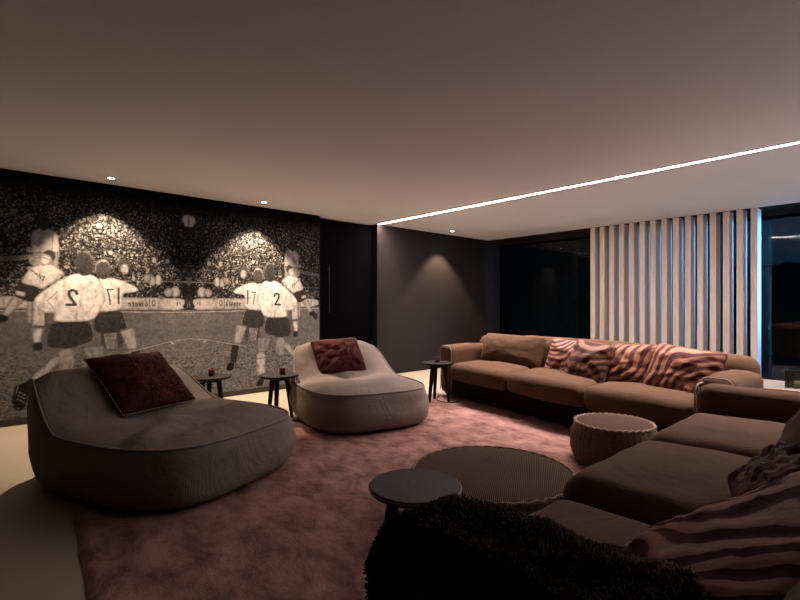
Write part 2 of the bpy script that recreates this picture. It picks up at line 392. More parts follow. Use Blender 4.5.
def hedge(x0, x1, y, h, label):
    V = []; F = []; nx = int((x1-x0)*6); nz = 22
    for i in range(nx+1):
        for j in range(nz+1):
            a = j/nz*PI; x = x0+(x1-x0)*i/nx; hh = h*(1+.05*noise.noise(Vector((x*1.3, y, 0))))
            yy = y-.45*math.cos(a)*(1.15-.3*math.sin(a)); z = hh*min(1, math.sin(a)*1.6)**.8
            k = noise.noise(Vector((x*4, yy*4, z*4)))*.12; V.append((x, yy+k, max(-.02, z+k)))
    for i in range(nx):
        for j in range(nz): F.append((i*(nz+1)+j, (i+1)*(nz+1)+j, (i+1)*(nz+1)+j+1, i*(nz+1)+j+1))
    o = MB().add(V, F).build('hedge', M['leaf']); tag(o, label, 'hedge')
hedge(-13, -3.5, 13, 3.6, 'tall black hedge in the dark outside the left pane of glass')
hedge(-3.45, 6, 14, 2.1, 'low dark hedge outside the glass right of the cream slats')

# ------------------------------------------------------------------ lamps of the room
led = MB(); led.box(XW-.19, 1.3, 4.913, 4.927, CEIL-.001, CEIL+.02)
tag(led.build('light_strip', M['led'], smooth=False), 'long glowing white light strip let into the ceiling across the room', 'ceiling light')
spot_labels = ['small recessed ceiling downlight above the players on the left of the wall print',
               'small recessed ceiling downlight above the players on the right of the wall print',
               'small recessed ceiling downlight beyond the light strip, above the grey wall', 'ceiling downlight']
for i, (x, y, k) in enumerate(SPOTS):
    if i < 3:
        t = thing('ceiling_downlight', spot_labels[i], 'ceiling light', (x, y, CEIL), 0, 'recessed ceiling downlights')
        r = MB(); r.lathe([(.030, -.001), (.042, -.002), (.044, -.006), (.040, -.008), (.031, -.006)], 24, caps=False); r.build('ring', M['white_trim'], t)
        bb = MB(); bb.lathe([(.030, -.004), (.020, -.0055), (.002, -.006)], 20); bb.build('bulb', M['bulb'], t)
    ld = bpy.data.lights.new('downlight_lamp', 'SPOT'); ld.energy = SPOT_W*k; ld.color = WARM; ld.spot_size = math.radians(90); ld.spot_blend = .42; ld.shadow_soft_size = .02
    lo = bpy.data.objects.new('downlight_lamp', ld); link(lo); lo.location = (x, y, CEIL-.02); lo.rotation_euler = (0, 0, 0)

# ------------------------------------------------------------------ the wall print: a stadium photograph mirrored about its centre
FIG = [
    ('e', 0.66, [(5,2180),(76,79)]),
    ('p', 0.10, [(90,2145),(60,2162),(49,2052),(78,2039)]),
    ('l', 0.50, [(7,0),(10,1445),(629,1436),(1264,1425),(1831,1415)]),
    ('p', 0.66, [(7,1252),(629,1253),(1264,1257),(1831,1260),(1831,1142),(1264,1129),(629,1113),(7,1102)]),
    ('l', 0.20, [(6,0),(10,1096),(1264,1119),(1831,1133)]),
    ('l', 0.75, [(6,0),(10,1080),(1264,1103),(1831,1119)]),
    ('p', 0.08, [(7,1433),(55,1407),(84,1359),(78,1275),(7,1252)]),
    ('p', 0.08, [(78,1287),(10,1264),(25,1228),(72,1144),(37,1120),(33,1216)]),
    ('p', 0.15, [(4,1300),(55,1228),(38,1132),(14,1120),(14,1156),(10,1228)]),
    ('e', 0.30, [(10,1451),(20,44)]),
    ('e', 0.62, [(155,1327),(54,67)]),
    ('e', 0.55, [(228,1316),(49,56)]),
    ('e', 0.60, [(339,1456),(38,63)]),
    ('e', 0.55, [(402,1445),(38,63)]),
    ('e', 0.50, [(453,1472),(39,51)]),
    ('p', 0.36, [(1497,1674),(1642,1644),(1831,1622),(1831,1580),(1642,1596),(1497,1625)]),
    ('p', 0.58, [(1505,1881),(1442,1937),(1346,1948),(1280,1904),(1268,1731),(1272,1609),(1427,1599),(1497,1654)]),
    ('e', 0.16, [(1399,2002),(49,85)]),
    ('l', 0.25, [(8,0),(1474,1785),(1442,1758),(1411,1800)]),
    ('l', 0.35, [(7,0),(1322,1910),(1330,1727)]),
    ('p', 0.50, [(1490,1694),(1280,1710),(1264,1374),(1482,1368)]),
    ('p', 0.62, [(1528,1239),(1482,1239),(1490,982),(1528,983)]),
    ('p', 0.30, [(1536,983),(1497,982),(1505,894),(1497,795),(1544,787),(1528,895)]),
    ('p', 0.74, [(1482,1239),(1387,1240),(1379,959),(1490,962)]),
    ('l', 0.20, [(6,0),(1490,952),(1403,950)]),
    ('p', 0.80, [(1490,943),(1403,940),(1419,790),(1482,794)]),
    ('p', 0.16, [(1490,765),(1458,802),(1411,790),(1403,719),(1474,714)]),
    ('p', 0.30, [(1395,1220),(1346,1220),(1346,917),(1387,839)]),
    ('p', 0.62, [(1635,1267),(1536,1229),(1672,1055),(1723,1075)]),
    ('p', 0.14, [(1745,1085),(1672,1064),(1672,1016),(1731,999),(1788,934),(1817,1010)]),
    ('p', 0.50, [(1731,1008),(1687,1017),(1745,837),(1788,858)]),
    ('p', 0.16, [(1597,1384),(1411,1340),(1458,1250),(1482,1200),(1544,1209),(1642,1267)]),
    ('p', 0.72, [(1616,1316),(1536,1293),(1544,1249),(1624,1272)]),
    ('p', 0.74, [(1590,1385),(1528,1505),(1482,1556),(1395,1586),(1313,1576),(1214,1489),(1264,1435),(1330,1393),(1411,1320),(1474,1358)]),
    ('e', 0.42, [(1474,1616),(41,49)]),
    ('p', 0.70, [(1427,1649),(1403,1696),(1338,1665),(1346,1584),(1403,1561),(1431,1599)]),
    ('p', 0.18, [(1403,1691),(1371,1728),(1313,1718),(1297,1648),(1330,1615),(1338,1665)]),
    ('l', 0.20, [(5,0),(1407,1651),(1358,1629)]),
    ('l', 0.22, [(8,0),(1497,1516),(1482,1502)]),
    ('l', 0.22, [(8,0),(1478,1507),(1458,1473)]),
    ('l', 0.22, [(8,0),(1454,1488),(1442,1454)]),
    ('l', 0.22, [(8,0),(1435,1479),(1423,1440)]),
    ('l', 0.22, [(8,0),(1411,1460),(1387,1451)]),
    ('l', 0.22, [(8,0),(1391,1456),(1407,1410)]),
    ('p', 0.22, [(905,901),(840,898),(859,705),(905,686)]),
    ('p', 0.25, [(765,885),(707,882),(697,717),(746,687)]),
    ('e', 0.20, [(688,1602),(61,77)]),
    ('e', 0.60, [(683,1567),(43,60)]),
    ('l', 0.30, [(4,0),(707,1582),(658,1585)]),
    ('l', 0.30, [(4,0),(693,1533),(668,1534)]),
    ('p', 0.64, [(583,922),(731,879),(650,674),(550,667)]),
    ('p', 0.16, [(531,668),(627,656),(583,420),(505,440)]),
    ('p', 0.10, [(498,440),(570,415),(544,327),(453,336),(459,380)]),
    ('p', 0.45, [(759,865),(884,874),(856,702),(786,693)]),
    ('p', 0.20, [(964,1084),(697,1114),(644,924),(770,869),(868,856),(969,882)]),
    ('l', 0.60, [(6,0),(702,1092),(653,925)]),
    ('p', 0.84, [(1005,1413),(942,1458),(803,1468),(678,1434),(559,1365),(534,1326),(629,1302),(697,1296),(702,1108),(933,1094),(987,1222)]),
    ('e', 0.55, [(890,1563),(74,103)]),
    ('e', 0.22, [(884,1542),(69,96)]),
    ('l', 0.30, [(20,0),(739,1350),(739,1187)]),
    ('l', 0.30, [(16,0),(795,1338),(848,1336),(831,1273),(820,1180)]),
    ('l', 0.60, [(7,0),(559,1360),(639,1369),(688,1313)]),
    ('p', 0.52, [(878,741),(1086,731),(999,533),(870,529)]),
    ('p', 0.74, [(870,542),(991,534),(996,345),(977,185),(884,195),(856,384)]),
    ('l', 0.15, [(8,0),(870,449),(984,460)]),
    ('p', 0.14, [(912,192),(984,184),(941,82),(849,93)]),
    ('p', 0.58, [(1131,729),(1290,721),(1282,541),(1267,459),(1146,482)]),
    ('p', 0.66, [(1289,671),(1247,596),(1411,440),(1482,388),(1513,450)]),
    ('p', 0.12, [(1497,459),(1462,395),(1513,303),(1551,141),(1605,139),(1650,204),(1635,299),(1620,384),(1536,414)]),
    ('l', 0.70, [(5,0),(1605,295),(1544,248)]),
    ('l', 0.70, [(5,0),(1590,322),(1536,276)]),
    ('l', 0.70, [(5,0),(1605,256),(1551,214)]),
    ('l', 0.70, [(5,0),(1597,382),(1612,306)]),
    ('l', 0.70, [(5,0),(1642,213),(1627,191)]),
    ('l', 0.70, [(5,0),(1605,168),(1590,156)]),
    ('p', 0.19, [(1330,1008),(987,1000),(964,797),(1145,733),(1180,720),(1366,737),(1371,838)]),
    ('l', 0.55, [(6,0),(996,979),(978,882),(974,786)]),
    ('p', 0.90, [(1247,1446),(1128,1503),(987,1498),(905,1427),(859,1245),(914,1105),(978,999),(1326,993),(1313,1099),(1362,1079),(1458,1140),(1482,1220),(1427,1290),(1346,1362)]),
    ('l', 0.55, [(9,0),(1280,1313),(1371,1210),(1330,1160),(1305,1099)]),
    ('l', 0.66, [(6,0),(1458,1200),(1362,1180)]),
    ('l', 0.66, [(6,0),(1442,1160),(1354,1130)]),
    ('l', 0.70, [(7,0),(1005,1328),(969,1169),(1041,1075)]),
    ('l', 0.72, [(6,0),(1247,1364),(1230,1221),(1264,1078)]),
    ('l', 0.70, [(6,0),(1180,1077),(1058,1033)]),
    ('e', 0.50, [(1049,1607),(85,130)]),
    ('e', 0.18, [(1056,1599),(82,125)]),
    ('l', 0.22, [(25,0),(1119,1286),(1131,1314),(1161,1325),(1189,1309),(1189,1269),(1161,1221),(1131,1172),(1209,1172)]),
    ('l', 0.62, [(9,0),(10,759),(146,748),(267,726),(529,667),(726,625)]),
    ('p', 0.66, [(212,740),(157,713),(190,704)]),
]

def raster():
    st = 5.0; W = 368; H = 496
    d = (np.arange(W)+.5)*st; z = (np.arange(H)+.5)*st
    D, Z = np.meshgrid(d, z); rg = np.random.default_rng(7)
    img = np.full((H, W), .055)
    # crowd: rows of faces, coats and hats
    def blob(cx, cz, rx, rz, s):
        x0 = max(0, int((cx-rx)/st)-1); x1 = min(W, int((cx+rx)/st)+2); z0 = max(0, int((cz-rz)/st)-1); z1 = min(H, int((cz+rz)/st)+2)
        if x0 >= x1 or z0 >= z1: return
        m_ = ((D[z0:z1, x0:x1]-cx)/rx)**2 + ((Z[z0:z1, x0:x1]-cz)/rz)**2 < 1
        img[z0:z1, x0:x1][m_] = s
    for zz in np.arange(2420, 1270, -13.0):
        sc = 1.0 + max(0, 2330-zz)/1300
        for cx in np.arange(-20, 1860, 12.0*sc):
            if rg.random() < .16: continue
            x = cx+rg.normal(0, 6); zc = zz+rg.normal(0, 6)
            patch = .5+.5*math.sin(cx*.011+zz*.006)*math.sin(zz*.013-cx*.004+1)
            lit = rg.random()**(1.6+1.6*patch)*(.55+.45*(1-patch))
            up = min(1, max(.18, (2440-zz)/260))
            blob(x, zc-12*sc, 9*sc*(.7+.6*rg.random()), 13*sc, (.03+.42*rg.random()**1.9)*up)
            blob(x, zc, 4.4*sc, 6.2*sc, (.12+.66*lit)*up)
            if rg.random() < .6: blob(x, zc+5*sc, 5*sc, 3.2*sc, .07)
    for q in range(22):
        zc = rg.uniform(1450, 2250); up = min(1, max(.15, (2400-zc)/400)); blob(rg.uniform(30, 1800), zc, rg.uniform(14, 26), rg.uniform(18, 34), rg.uniform(.3, .55)*up)
    up = np.clip((2480-Z)/140, .1, 1); img *= np.where(Z > 2200, up, 1)
    img *= 1-.25*np.exp(-((D-60)/220)**2)*(Z > 1260)
    for k in (430, 1010, 1500): img[(abs(D-k) < 4) & (Z > 2100)] = .10       # thin poles in the stand
    # pitch
    def nz(sx_, sz_, seed):
        g = np.random.default_rng(seed).random((int(H*st/sz_)+3, int(W*st/sx_)+3))
        fx = D/sx_; fz = Z/sz_; ix = fx.astype(int); iz = fz.astype(int); tx = fx-ix; tz = fz-iz
        return (g[iz, ix]*(1-tx)+g[iz, ix+1]*tx)*(1-tz) + (g[iz+1, ix]*(1-tx)+g[iz+1, ix+1]*tx)*tz
    smooth_ = .40+.05*nz(160, 14, 1)+.05*nz(60, 22, 2)
    r1 = nz(16, 9, 3); r2 = nz(9, 6, 4); r3 = nz(90, 40, 5)
    rough = .22+.26*r1+.22*r2+.10*r3-.12*(r1*r2 < .12)
    k = np.clip((820-Z)/260, 0, 1); k = k*(.6+.4*nz(120, 60, 6)); k = np.clip(k, 0, 1)
    pitch = smooth_*(1-k)+rough*k
    img = np.where(Z < 1110+.02*D, pitch*.80, img)
    fold = nz(34, 90, 21)*.6+nz(15, 40, 22)*.4; hair = nz(9, 9, 23)
    def put(inside, s, a0, a1, b0, b1):
        m_ = np.pad(inside.astype(float), 6)
        for _ in range(3): m_ = (m_+np.roll(m_, 1, 0)+np.roll(m_, -1, 0)+np.roll(m_, 2, 0)+np.roll(m_, -2, 0))/5; m_ = (m_+np.roll(m_, 1, 1)+np.roll(m_, -1, 1)+np.roll(m_, 2, 1)+np.roll(m_, -2, 1))/5
        m_ = m_[6:-6, 6:-6]; k = np.clip((m_-.4)*1.7, 0, 1)
        big = inside.sum() > 120
        if s > .45 and big: val = s*(.52+.48*k)*(1-.50*np.clip(fold[b0:b1, a0:a1]-.5, 0, 1)*1.6)
        elif big: val = s*(.75+.5*hair[b0:b1, a0:a1])*(1.15-.15*k)
        else: val = np.full(k.shape, s)
        img[b0:b1, a0:a1][inside] = val[inside]
    def fblob(cx, cz, rx, rz, s):
        x0 = max(0, int((cx-rx)/st)-1); x1 = min(W, int((cx+rx)/st)+2); z0 = max(0, int((cz-rz)/st)-1); z1 = min(H, int((cz+rz)/st)+2)
        X = D[z0:z1, x0:x1]-cx; Y = Z[z0:z1, x0:x1]-cz; an = np.arctan2(Y, X)
        wob = 1+.05*np.sin(an*5+cx)+.04*np.sin(an*9+cz)
        m_ = (X/rx)**2+(Y/rz)**2 < wob
        put(m_, s, x0, x1, z0, z1)
    def poly(pts, s, dx=0, shade=True):
        p = np.array(pts, float); a0 = max(0, int(p[:, 0].min()/st)-1); a1 = min(W, int(p[:, 0].max()/st)+2); b0 = max(0, int(p[:, 1].min()/st)-1); b1 = min(H, int(p[:, 1].max()/st)+2)
        if a0 >= a1 or b0 >= b1: return
        X = D[b0:b1, a0:a1]; Y = Z[b0:b1, a0:a1]; inside = np.zeros(X.shape, bool); n = len(p)
        for i in range(n):
            x1, y1 = p[i]; x2, y2 = p[(i+1) % n]
            if y1 == y2: continue
            c = ((Y >= y1) != (Y >= y2)) & (X < (x2-x1)*(Y-y1)/(y2-y1)+x1); inside ^= c
        put(inside, s, a0, a1, b0, b1)
    def smooth_poly(pts):           # round the corners of an outline
        p = [np.array(q, float) for q in pts]; out = []
        for i in range(len(p)):
            a, b = p[i], p[(i+1) % len(p)]; out += [a*.8+b*.2, a*.2+b*.8]
        return out
    def line(t, pts, s):
        for (x1, y1), (x2, y2) in zip(pts[:-1], pts[1:]):
            dx, dy = x2-x1, y2-y1; L2 = dx*dx+dy*dy+1e-9
            tt = np.clip(((D-x1)*dx+(Z-y1)*dy)/L2, 0, 1); m_ = (D-x1-tt*dx)**2+(Z-y1-tt*dy)**2 < (t/2)**2
            img[m_] = s
    for kind, s, pts in FIG:
        if kind == 'p': poly(smooth_poly(pts) if len(pts) > 4 else pts, s)
        elif kind == 'e': fblob(pts[0][0], pts[0][1], pts[1][0], pts[1][1], s)
        else: line(pts[0][0], pts[1:], s)
    # lettering on the board (it reads left to right in the right half and mirrored in the left)
    def glyph(x, z0, strokes, h=78, t=8):
        for stq in strokes: line(t, [(x+a*h, z0+b*h) for a, b in stq], .17)
    O = [[(.1, .2), (.0, .5), (.1, .85), (.3, .95), (.45, .7), (.4, .3), (.25, .1), (.1, .2)]]
    l_ = [[(.1, 1.0), (.05, .1), (.2, .0)]]
    six = [[(.35, 1.0), (.1, .6), (.02, .2), (.2, .0), (.35, .2), (.25, .45), (.05, .35)]]
    i_ = [[(.08, .55), (.08, .0)], [(.08, .8), (.1, .85)]]
    v_ = [[(.0, .55), (.12, .0), (.3, .6)]]
    e_ = [[(.0, .3), (.3, .35), (.2, .55), (.05, .45), (.0, .2), (.12, .0), (.3, .1)]]
    r_ = [[(.05, .55), (.05, .0)], [(.05, .4), (.25, .55)]]
    z0 = 1152
    x = 370
    for g, adv in ((O, .6), (l_, .34), (six, .48), (i_, .24), (v_, .42), (e_, .44), (r_, .36), (e_, .44)):
        glyph(x, z0, g); x += adv*88
    glyph(95, 1165, r_, 60); glyph(125, 1165, i_, 60)
    # film grain and soft tone
    g1 = nz(22, 22, 11); g2 = rg.normal(0, .03, img.shape)
    img = np.clip(img*(.88+.24*g1)+g2*(.3+img), .01, .95)
    return np.concatenate([img[:, ::-1], img], 1)
def build_mural():
    im = raster(); H, W = im.shape; yc = 1.94; st = .005
    xs = yc+(np.arange(W+1)-W/2)*st; zs = np.arange(H+1)*st
    Y, Z = np.meshgrid(xs, zs); nv = Y.size
    co = np.stack([np.full(nv, XW), Y.ravel(), np.minimum(Z.ravel(), CEIL-.002)], 1).astype(np.float32)
    i = np.arange(H*W); r = i//W; c = i % W; a = r*(W+1)+c
    quads = np.stack([a, a+1, a+W+2, a+W+1], 1)
    # four edge strips give the panel its thickness
    me = bpy.data.meshes.new('wall_print')
    e0 = len(co); y0, y1, z1 = xs[0], xs[-1], CEIL-.002; b = XW-.012
    extra = np.array([(XW, y0, 0), (XW, y1, 0), (XW, y1, z1), (XW, y0, z1), (b, y0, 0), (b, y1, 0), (b, y1, z1), (b, y0, z1)], np.float32)
    co = np.concatenate([co, extra]); ex = np.array([(0, 4, 5, 1), (1, 5, 6, 2), (2, 6, 7, 3), (3, 7, 4, 0), (4, 7, 6, 5)])+e0
    allq = np.concatenate([quads, ex]); nf = len(allq)
    me.vertices.add(len(co)); me.vertices.foreach_set('co', co.ravel())
    me.loops.add(nf*4); me.loops.foreach_set('vertex_index', allq.ravel().astype(np.int32))
    me.polygons.add(nf); me.polygons.foreach_set('loop_start', (np.arange(nf)*4).astype(np.int32)); me.polygons.foreach_set('loop_total', np.full(nf, 4, np.int32))
    me.update(calc_edges=True)
    at = me.color_attributes.new('print', 'FLOAT_COLOR', 'POINT')
    pad = np.pad(im, 1, mode='edge'); v = (pad[:-1, :-1]+pad[1:, :-1]+pad[:-1, 1:]+pad[1:, 1:])/4
    v = v.ravel()**2.0; col = np.ones((len(co), 4), np.float32)
    tone = np.array([.93, .88, .84]); col[:e0, :3] = v[:, None]*tone[None, :]*.82+.002; col[e0:, :3] = .01
    at.data.foreach_set('color', col.ravel())
    m, nt, bs = new_mat('stadium_print'); A = nt.nodes.new('ShaderNodeVertexColor'); A.layer_name = 'print'
    nt.links.new(A.outputs[0], bs.inputs['Base Color']); bs.inputs['Roughness'].default_value = .8; bs.inputs['Specular IOR Level'].default_value = .03
    me.materials.append(m); o = bpy.data.objects.new('wall_print', me); link(o)
    tag(o, 'wall-high sepia print of football players and a stadium crowd, mirrored about its middle', 'wall mural')
build_mural()

# ------------------------------------------------------------------ slatted screen in front of the glass
ordn = ['leftmost', 'second', 'third', 'fourth', 'fifth', 'sixth', 'seventh', 'middle', 'ninth', 'tenth', 'eleventh', 'twelfth', 'thirteenth', 'fourteenth', 'rightmost']
sb = MB(); sb.box(-.039, .039, 0, .22, .002, CEIL-.004)
s0 = bevel(sb.build('vertical_slat', M['slat'], smooth=False), .004)
for i in range(15):
    s = s0 if i == 0 else s0.copy()
    if i: link(s)
    s.location = (-3.668+.15929*i, YW+.005, 0)
    lb = ordn[i]
    tag(s, ('leftmost tall cream vertical slat, at the dark glass behind the sofa' if i == 0 else 'rightmost tall cream vertical slat, its right side lit blue' if i == 14 else
        'middle one of the fifteen tall cream vertical slats, eighth from either end' if i == 7 else '%s tall cream vertical slat counted from the left end of the screen' % lb), 'slat', 'cream vertical slats before the glass')

# ------------------------------------------------------------------ rug
def rug():
    x0, x1, y0, y1 = -4.21, .25, .43, 4.43; nx, ny = 150, 136; V = []; F = []
    for i in range(nx+1):
        for j in range(ny+1):
            x = x0+(x1-x0)*i/nx; y = y0+(y1-y0)*j/ny; e = min(i, nx-i, j, ny-j)
            y -= .083*(x+3.25)
            z = .020 if e > 0 else .004
            z += .006*noise.noise(Vector((x*5, y*5, 0)))*(e > 1)
            if e == 0: x += .012*noise.noise(Vector((x*9, y*9, 1))); y += .012*noise.noise(Vector((x*9, y*9, 5)))
            V.append((x, y, z))
    for i in range(nx):
        for j in range(ny): F.append((i*(ny+1)+j, (i+1)*(ny+1)+j, (i+1)*(ny+1)+j+1, i*(ny+1)+j+1))
    mb = MB().add(V, F); k = len(mb.v)
    mb.add([(x, y-.083*(x+3.25), .001) for x, y in ((x0, y0), (x1, y0), (x1, y1), (x0, y1))], [(3, 2, 1, 0)])
    tag(mb.build('rug', M['rug']), 'large dusty rose plush rug under the seating on the cream floor', 'rug')
rug()

# ------------------------------------------------------------------ bag loungers
def smst(a, b, x):
    t = max(0, min(1, (x-a)/(b-a))); return t*t*(3-2*t)
def bag(name, label, loc, rz, seed, hl=.77, wb=.44, wf=.60, top=.66):
    t = thing(name, label, 'lounge chair', loc, rz, 'taupe bag loungers')
    nseg = 120
    def Wd(x): return wb+(wf-wb)*smst(-.75, .05, x)
    def Hh(x, y):
        back = smst(-.10, -.58, x); h = .350+(top-.350)*back-.05*smst(-.66, -.77, x)
        h -= .07*back*(abs(y)/Wd(x))**3
        return h
    per = []
    for k in range(nseg):
        a = 2*PI*k/nseg; c = math.cos(a); s = math.sin(a); n = 2/3.4
        x = hl*math.copysign(abs(c)**n, c); y = Wd(x)*math.copysign(abs(s)**n, s); per.append((x, y))
    V = []; F = []; rings = []
    def ring(pts): rings.append(len(V)); V.extend(pts)
    qs = [1.0, .97, .92, .84, .74, .63, .52, .41, .31, .22, .14, .07, .02]
    ring([(x*.86, y*.86, .002) for x, y in per])
    for q in qs:
        pts = []
        for x, y in per:
            H = Hh(x, y); r = math.hypot(x, y); ux, uy = x/r, y/r
            off = .045*math.sin(PI*min(1, q*1.02))**.7 - .07*max(0, q-.9)/.1
            nn = noise.noise(Vector((x*3+seed, y*3, q*2.2)))*.034+noise.noise(Vector((x*8+seed, y*8, q*4)))*.010
            lean = .07*smst(-.2, -.7, x)*q*H/.79
            off += nn*math.sin(PI*q)
            pts.append((x+ux*off+lean, y+uy*off, H*(1-q)+.002))
        ring(pts)
    for s in (.985, .955, .91, .85, .77, .68, .58, .47, .36, .25, .14, .05):
        pts = []
        for x, y in per:
            X, Y = x*s, y*s; dome = .045*(1-s**5)-.018*max(0, (s-.955)/.045)*0
            sag = -.035*math.exp(-((X-.05)**2/.08+(Y/.3)**2))
            cre = .026*(abs(math.sin(Y*7+seed*2+4*noise.noise(Vector((X*2.2, Y*2, seed)))))-.5)*math.exp(-((X+.14)/.22)**2)+.012*math.sin(X*9+Y*5+6*noise.noise(Vector((X*1.7, Y*1.7, seed+3))))
            nn = noise.noise(Vector((X*3.3, Y*2.4+seed, 4)))*.026+noise.noise(Vector((X*8, Y*5+seed, 7)))*.010
            z = Hh(X, Y*1.0)+dome+(sag+cre+nn)*min(1, (1-s)*6)
            # the back rest pushes forward
            V0 = (X, Y, z); pts.append(V0)
        ring(pts)
    for a, b in zip(rings[:-1], rings[1:]):
        for k in range(nseg): F.append((a+k, a+(k+1) % nseg, b+(k+1) % nseg, b+k))
    F.append(tuple(rings[0]+k for k in range(nseg-1, -1, -1))); F.append(tuple(rings[-1]+k for k in range(nseg)))
    MB().add(V, F).build('bag_cover', M['bag'], t)
    p = MB(); p.tube([(x*1.002, y*1.002, Hh(x, y)+.006) for x, y in per], .0075, 6, closed=True); p.build('piping', M['bag_pipe'], t)
    g = MB(); g.box(-.80, -.775, -.02, .02, .22, .245); bevel(g.build('pull_tab', M['bag_pipe'], t, smooth=False), .003)
    return t
bag('bag_lounger', 'large taupe fabric bag lounger nearest the camera, dark fur cushion on its back', (-3.60, 1.01, .02), math.radians(22), 1.3, .83, .57, .64, .68)
bag('bag_lounger', 'taupe fabric bag lounger farther off beside the black doorway, brown-red cushion on it', (-3.97, 2.97, .02), math.radians(-15), 5.1, .79, .50, .59, .71)

def pillow(name, label, cat, w_, h_, t, M_, mt, seed, wr=.012, group=None, pipe=None, furry=None, crumple=0, n=30):
    V, F, B = pillow_geo(w_, h_, t, seed, wr, n, crumple)
    mb = MB().add(V, F)
    if furry: fur(mb, V, F, *furry)
    o = mb.build(name, mt); o.matrix_world = M_
    tag(o, label, cat, group)
    if pipe:
        p = MB(); p.tube([(x*1.004, y*1.004, z) for x, y, z in B], .005, 6, closed=True); q = p.build('piping', pipe, o)
    return o
def bagframe(loc, rz, p, tilt, spin=0):
    """frame of a cushion lying against the sloping back of a bag lounger; p in the lounger's own axes"""
    a = math.radians(rz); f = Vector((math.cos(a), math.sin(a), 0)); s = Vector((-math.sin(a), math.cos(a), 0)); up = Vector((0, 0, 1))
    c = Vector(loc)+f*p[0]+s*p[1]+up*p[2]; t = math.radians(tilt)
    yv = (-f*math.cos(t)+up*math.sin(t)); k = math.radians(spin)
    xa = s*math.cos(k)+yv*math.sin(k); ya = yv*math.cos(k)-s*math.sin(k)
    return frame(c, xa, ya)
pillow('fur_cushion', 'dark burgundy fur cushion leaning on the back of the nearest bag lounger', 'cushion', .62, .58, .17,
       bagframe((-3.60, 1.01, .02), 22, (-.31, .07, .585), 40, 0), M['burgundy'], 2.0, .010, 'burgundy fur cushions', M['burgundy_pipe'], (16000, .016, .0035, (.2, -.5, 0), .5, 3))
pillow('fur_cushion', 'reddish brown fur cushion on the farther bag lounger', 'cushion', .56, .46, .15,
       bagframe((-3.97, 2.97, .02), -15, (-.34, -.04, .585), 50, 3), M['burgundy'], 6.0, .010, 'burgundy fur cushions', M['burgundy_pipe'], (14000, .016, .0035, (.2, -.5, 0), .5, 4))

# ------------------------------------------------------------------ tripod side tables
def table(label, loc, rz, r=.2, h=.46, top='black_wood', rim=None):
    t = thing('side_table', label, 'side table', loc, rz, 'round three-legged side tables')
    a = MB(); a.lathe([(r-.014, h-.026), (r-.003, h-.020), (r, h-.012), (r-.001, h-.004), (r-.006, h), (r-.02, h-.001), (r*.5, h-.001), (.002, h-.001)], 56); a.build('tabletop', M[top], t, sharp=40)
    if rim:
        q = MB(); q.tube([(r*math.cos(2*PI*k/64), r*math.sin(2*PI*k/64), h-.008) for k in range(64)], .0032, 6, closed=True); q.build('rim', M[rim], t)
    b = MB(); b.lathe([(.09, h-.027), (.095, h-.032), (.095, h-.05), (.09, h-.055)], 32); b.build('under_frame', M['black_wood'], t, sharp=40)
    for k in range(3):
        an = 2*PI*k/3+.3; c, s = math.cos(an), math.sin(an); l = MB()
        n = 10; pts = [(c*(.085+.055*u), s*(.085+.055*u), h-.04-(h-.041)*u) for u in (0, .25, .5, .75, 1)]
        l.tube(pts, [.026, .025, .023, .020, .017], n); l.build('leg', M['black_wood'], t)
    return t
def votive(label, loc, m):
    t = thing('candle_holder', label, 'candle holder', loc, 0, 'small glass candle holders')
    a = MB(); a.lathe([(.020, 0), (.027, .002), (.030, .01), (.031, .058), (.0295, .062), (.0275, .060), (.027, .014), (.018, .010)], 28); a.build('glass_cup', m, t)
    b = MB(); b.lathe([(.024, .015), (.024, .033), (.022, .035), (.003, .034)], 20); w_ = b.build('candle', M['wax'], t)
    c = MB(); c.tube([(0, 0, .034), (.001, 0, .043)], .0015, 5); c.build('wick', M['metal_dark'], w_)
T1 = (-4.74, 1.77, 0); T2 = (-4.38, 2.33, 0); T3 = (-3.83, 4.12, .02); T4 = (-1.352, 1.32, .02)
table('black round three-legged side table with red candle glass, between nearest bag lounger and wall print', T1, .5)
table('black round three-legged side table with dark candle glass, touching the farther bag lounger', T2, 1.1)
table('black round three-legged side table at the left arm of the long sofa', T3, .2, r=.185, h=.465)
table('charcoal round side table with pale rim, foreground, in front of the flat ribbed pouf', T4, 1.75, r=.185, h=.435, top='top_grey', rim='rim')
votive('small red glass candle holder on the side table nearest the large bag lounger', (T1[0]-.02, T1[1]+.02, .4595), M['votive'])
votive('small dark red glass candle holder on the table touching the farther bag lounger', (T2[0]+.02, T2[1]+.03, .4595), M['votive'])
votive('small mauve glass candle holder on the side table by the long sofa arm', (T3[0]-.02, T3[1]+.02, .4845), M['votive_pink'])
cp = MB(); cp.tube([(-4.02, 4.36, .026), (-3.95, 4.24, .026), (-3.86, 4.14, .026), (-3.74, 4.10, .026), (-3.64, 4.16, .026), (-3.60, 4.28, .026)], .005, 6)
tag(cp.build('floor_cable', M['black_gloss']), 'thin black cable lying on the rug under the side table by the sofa', 'cable')

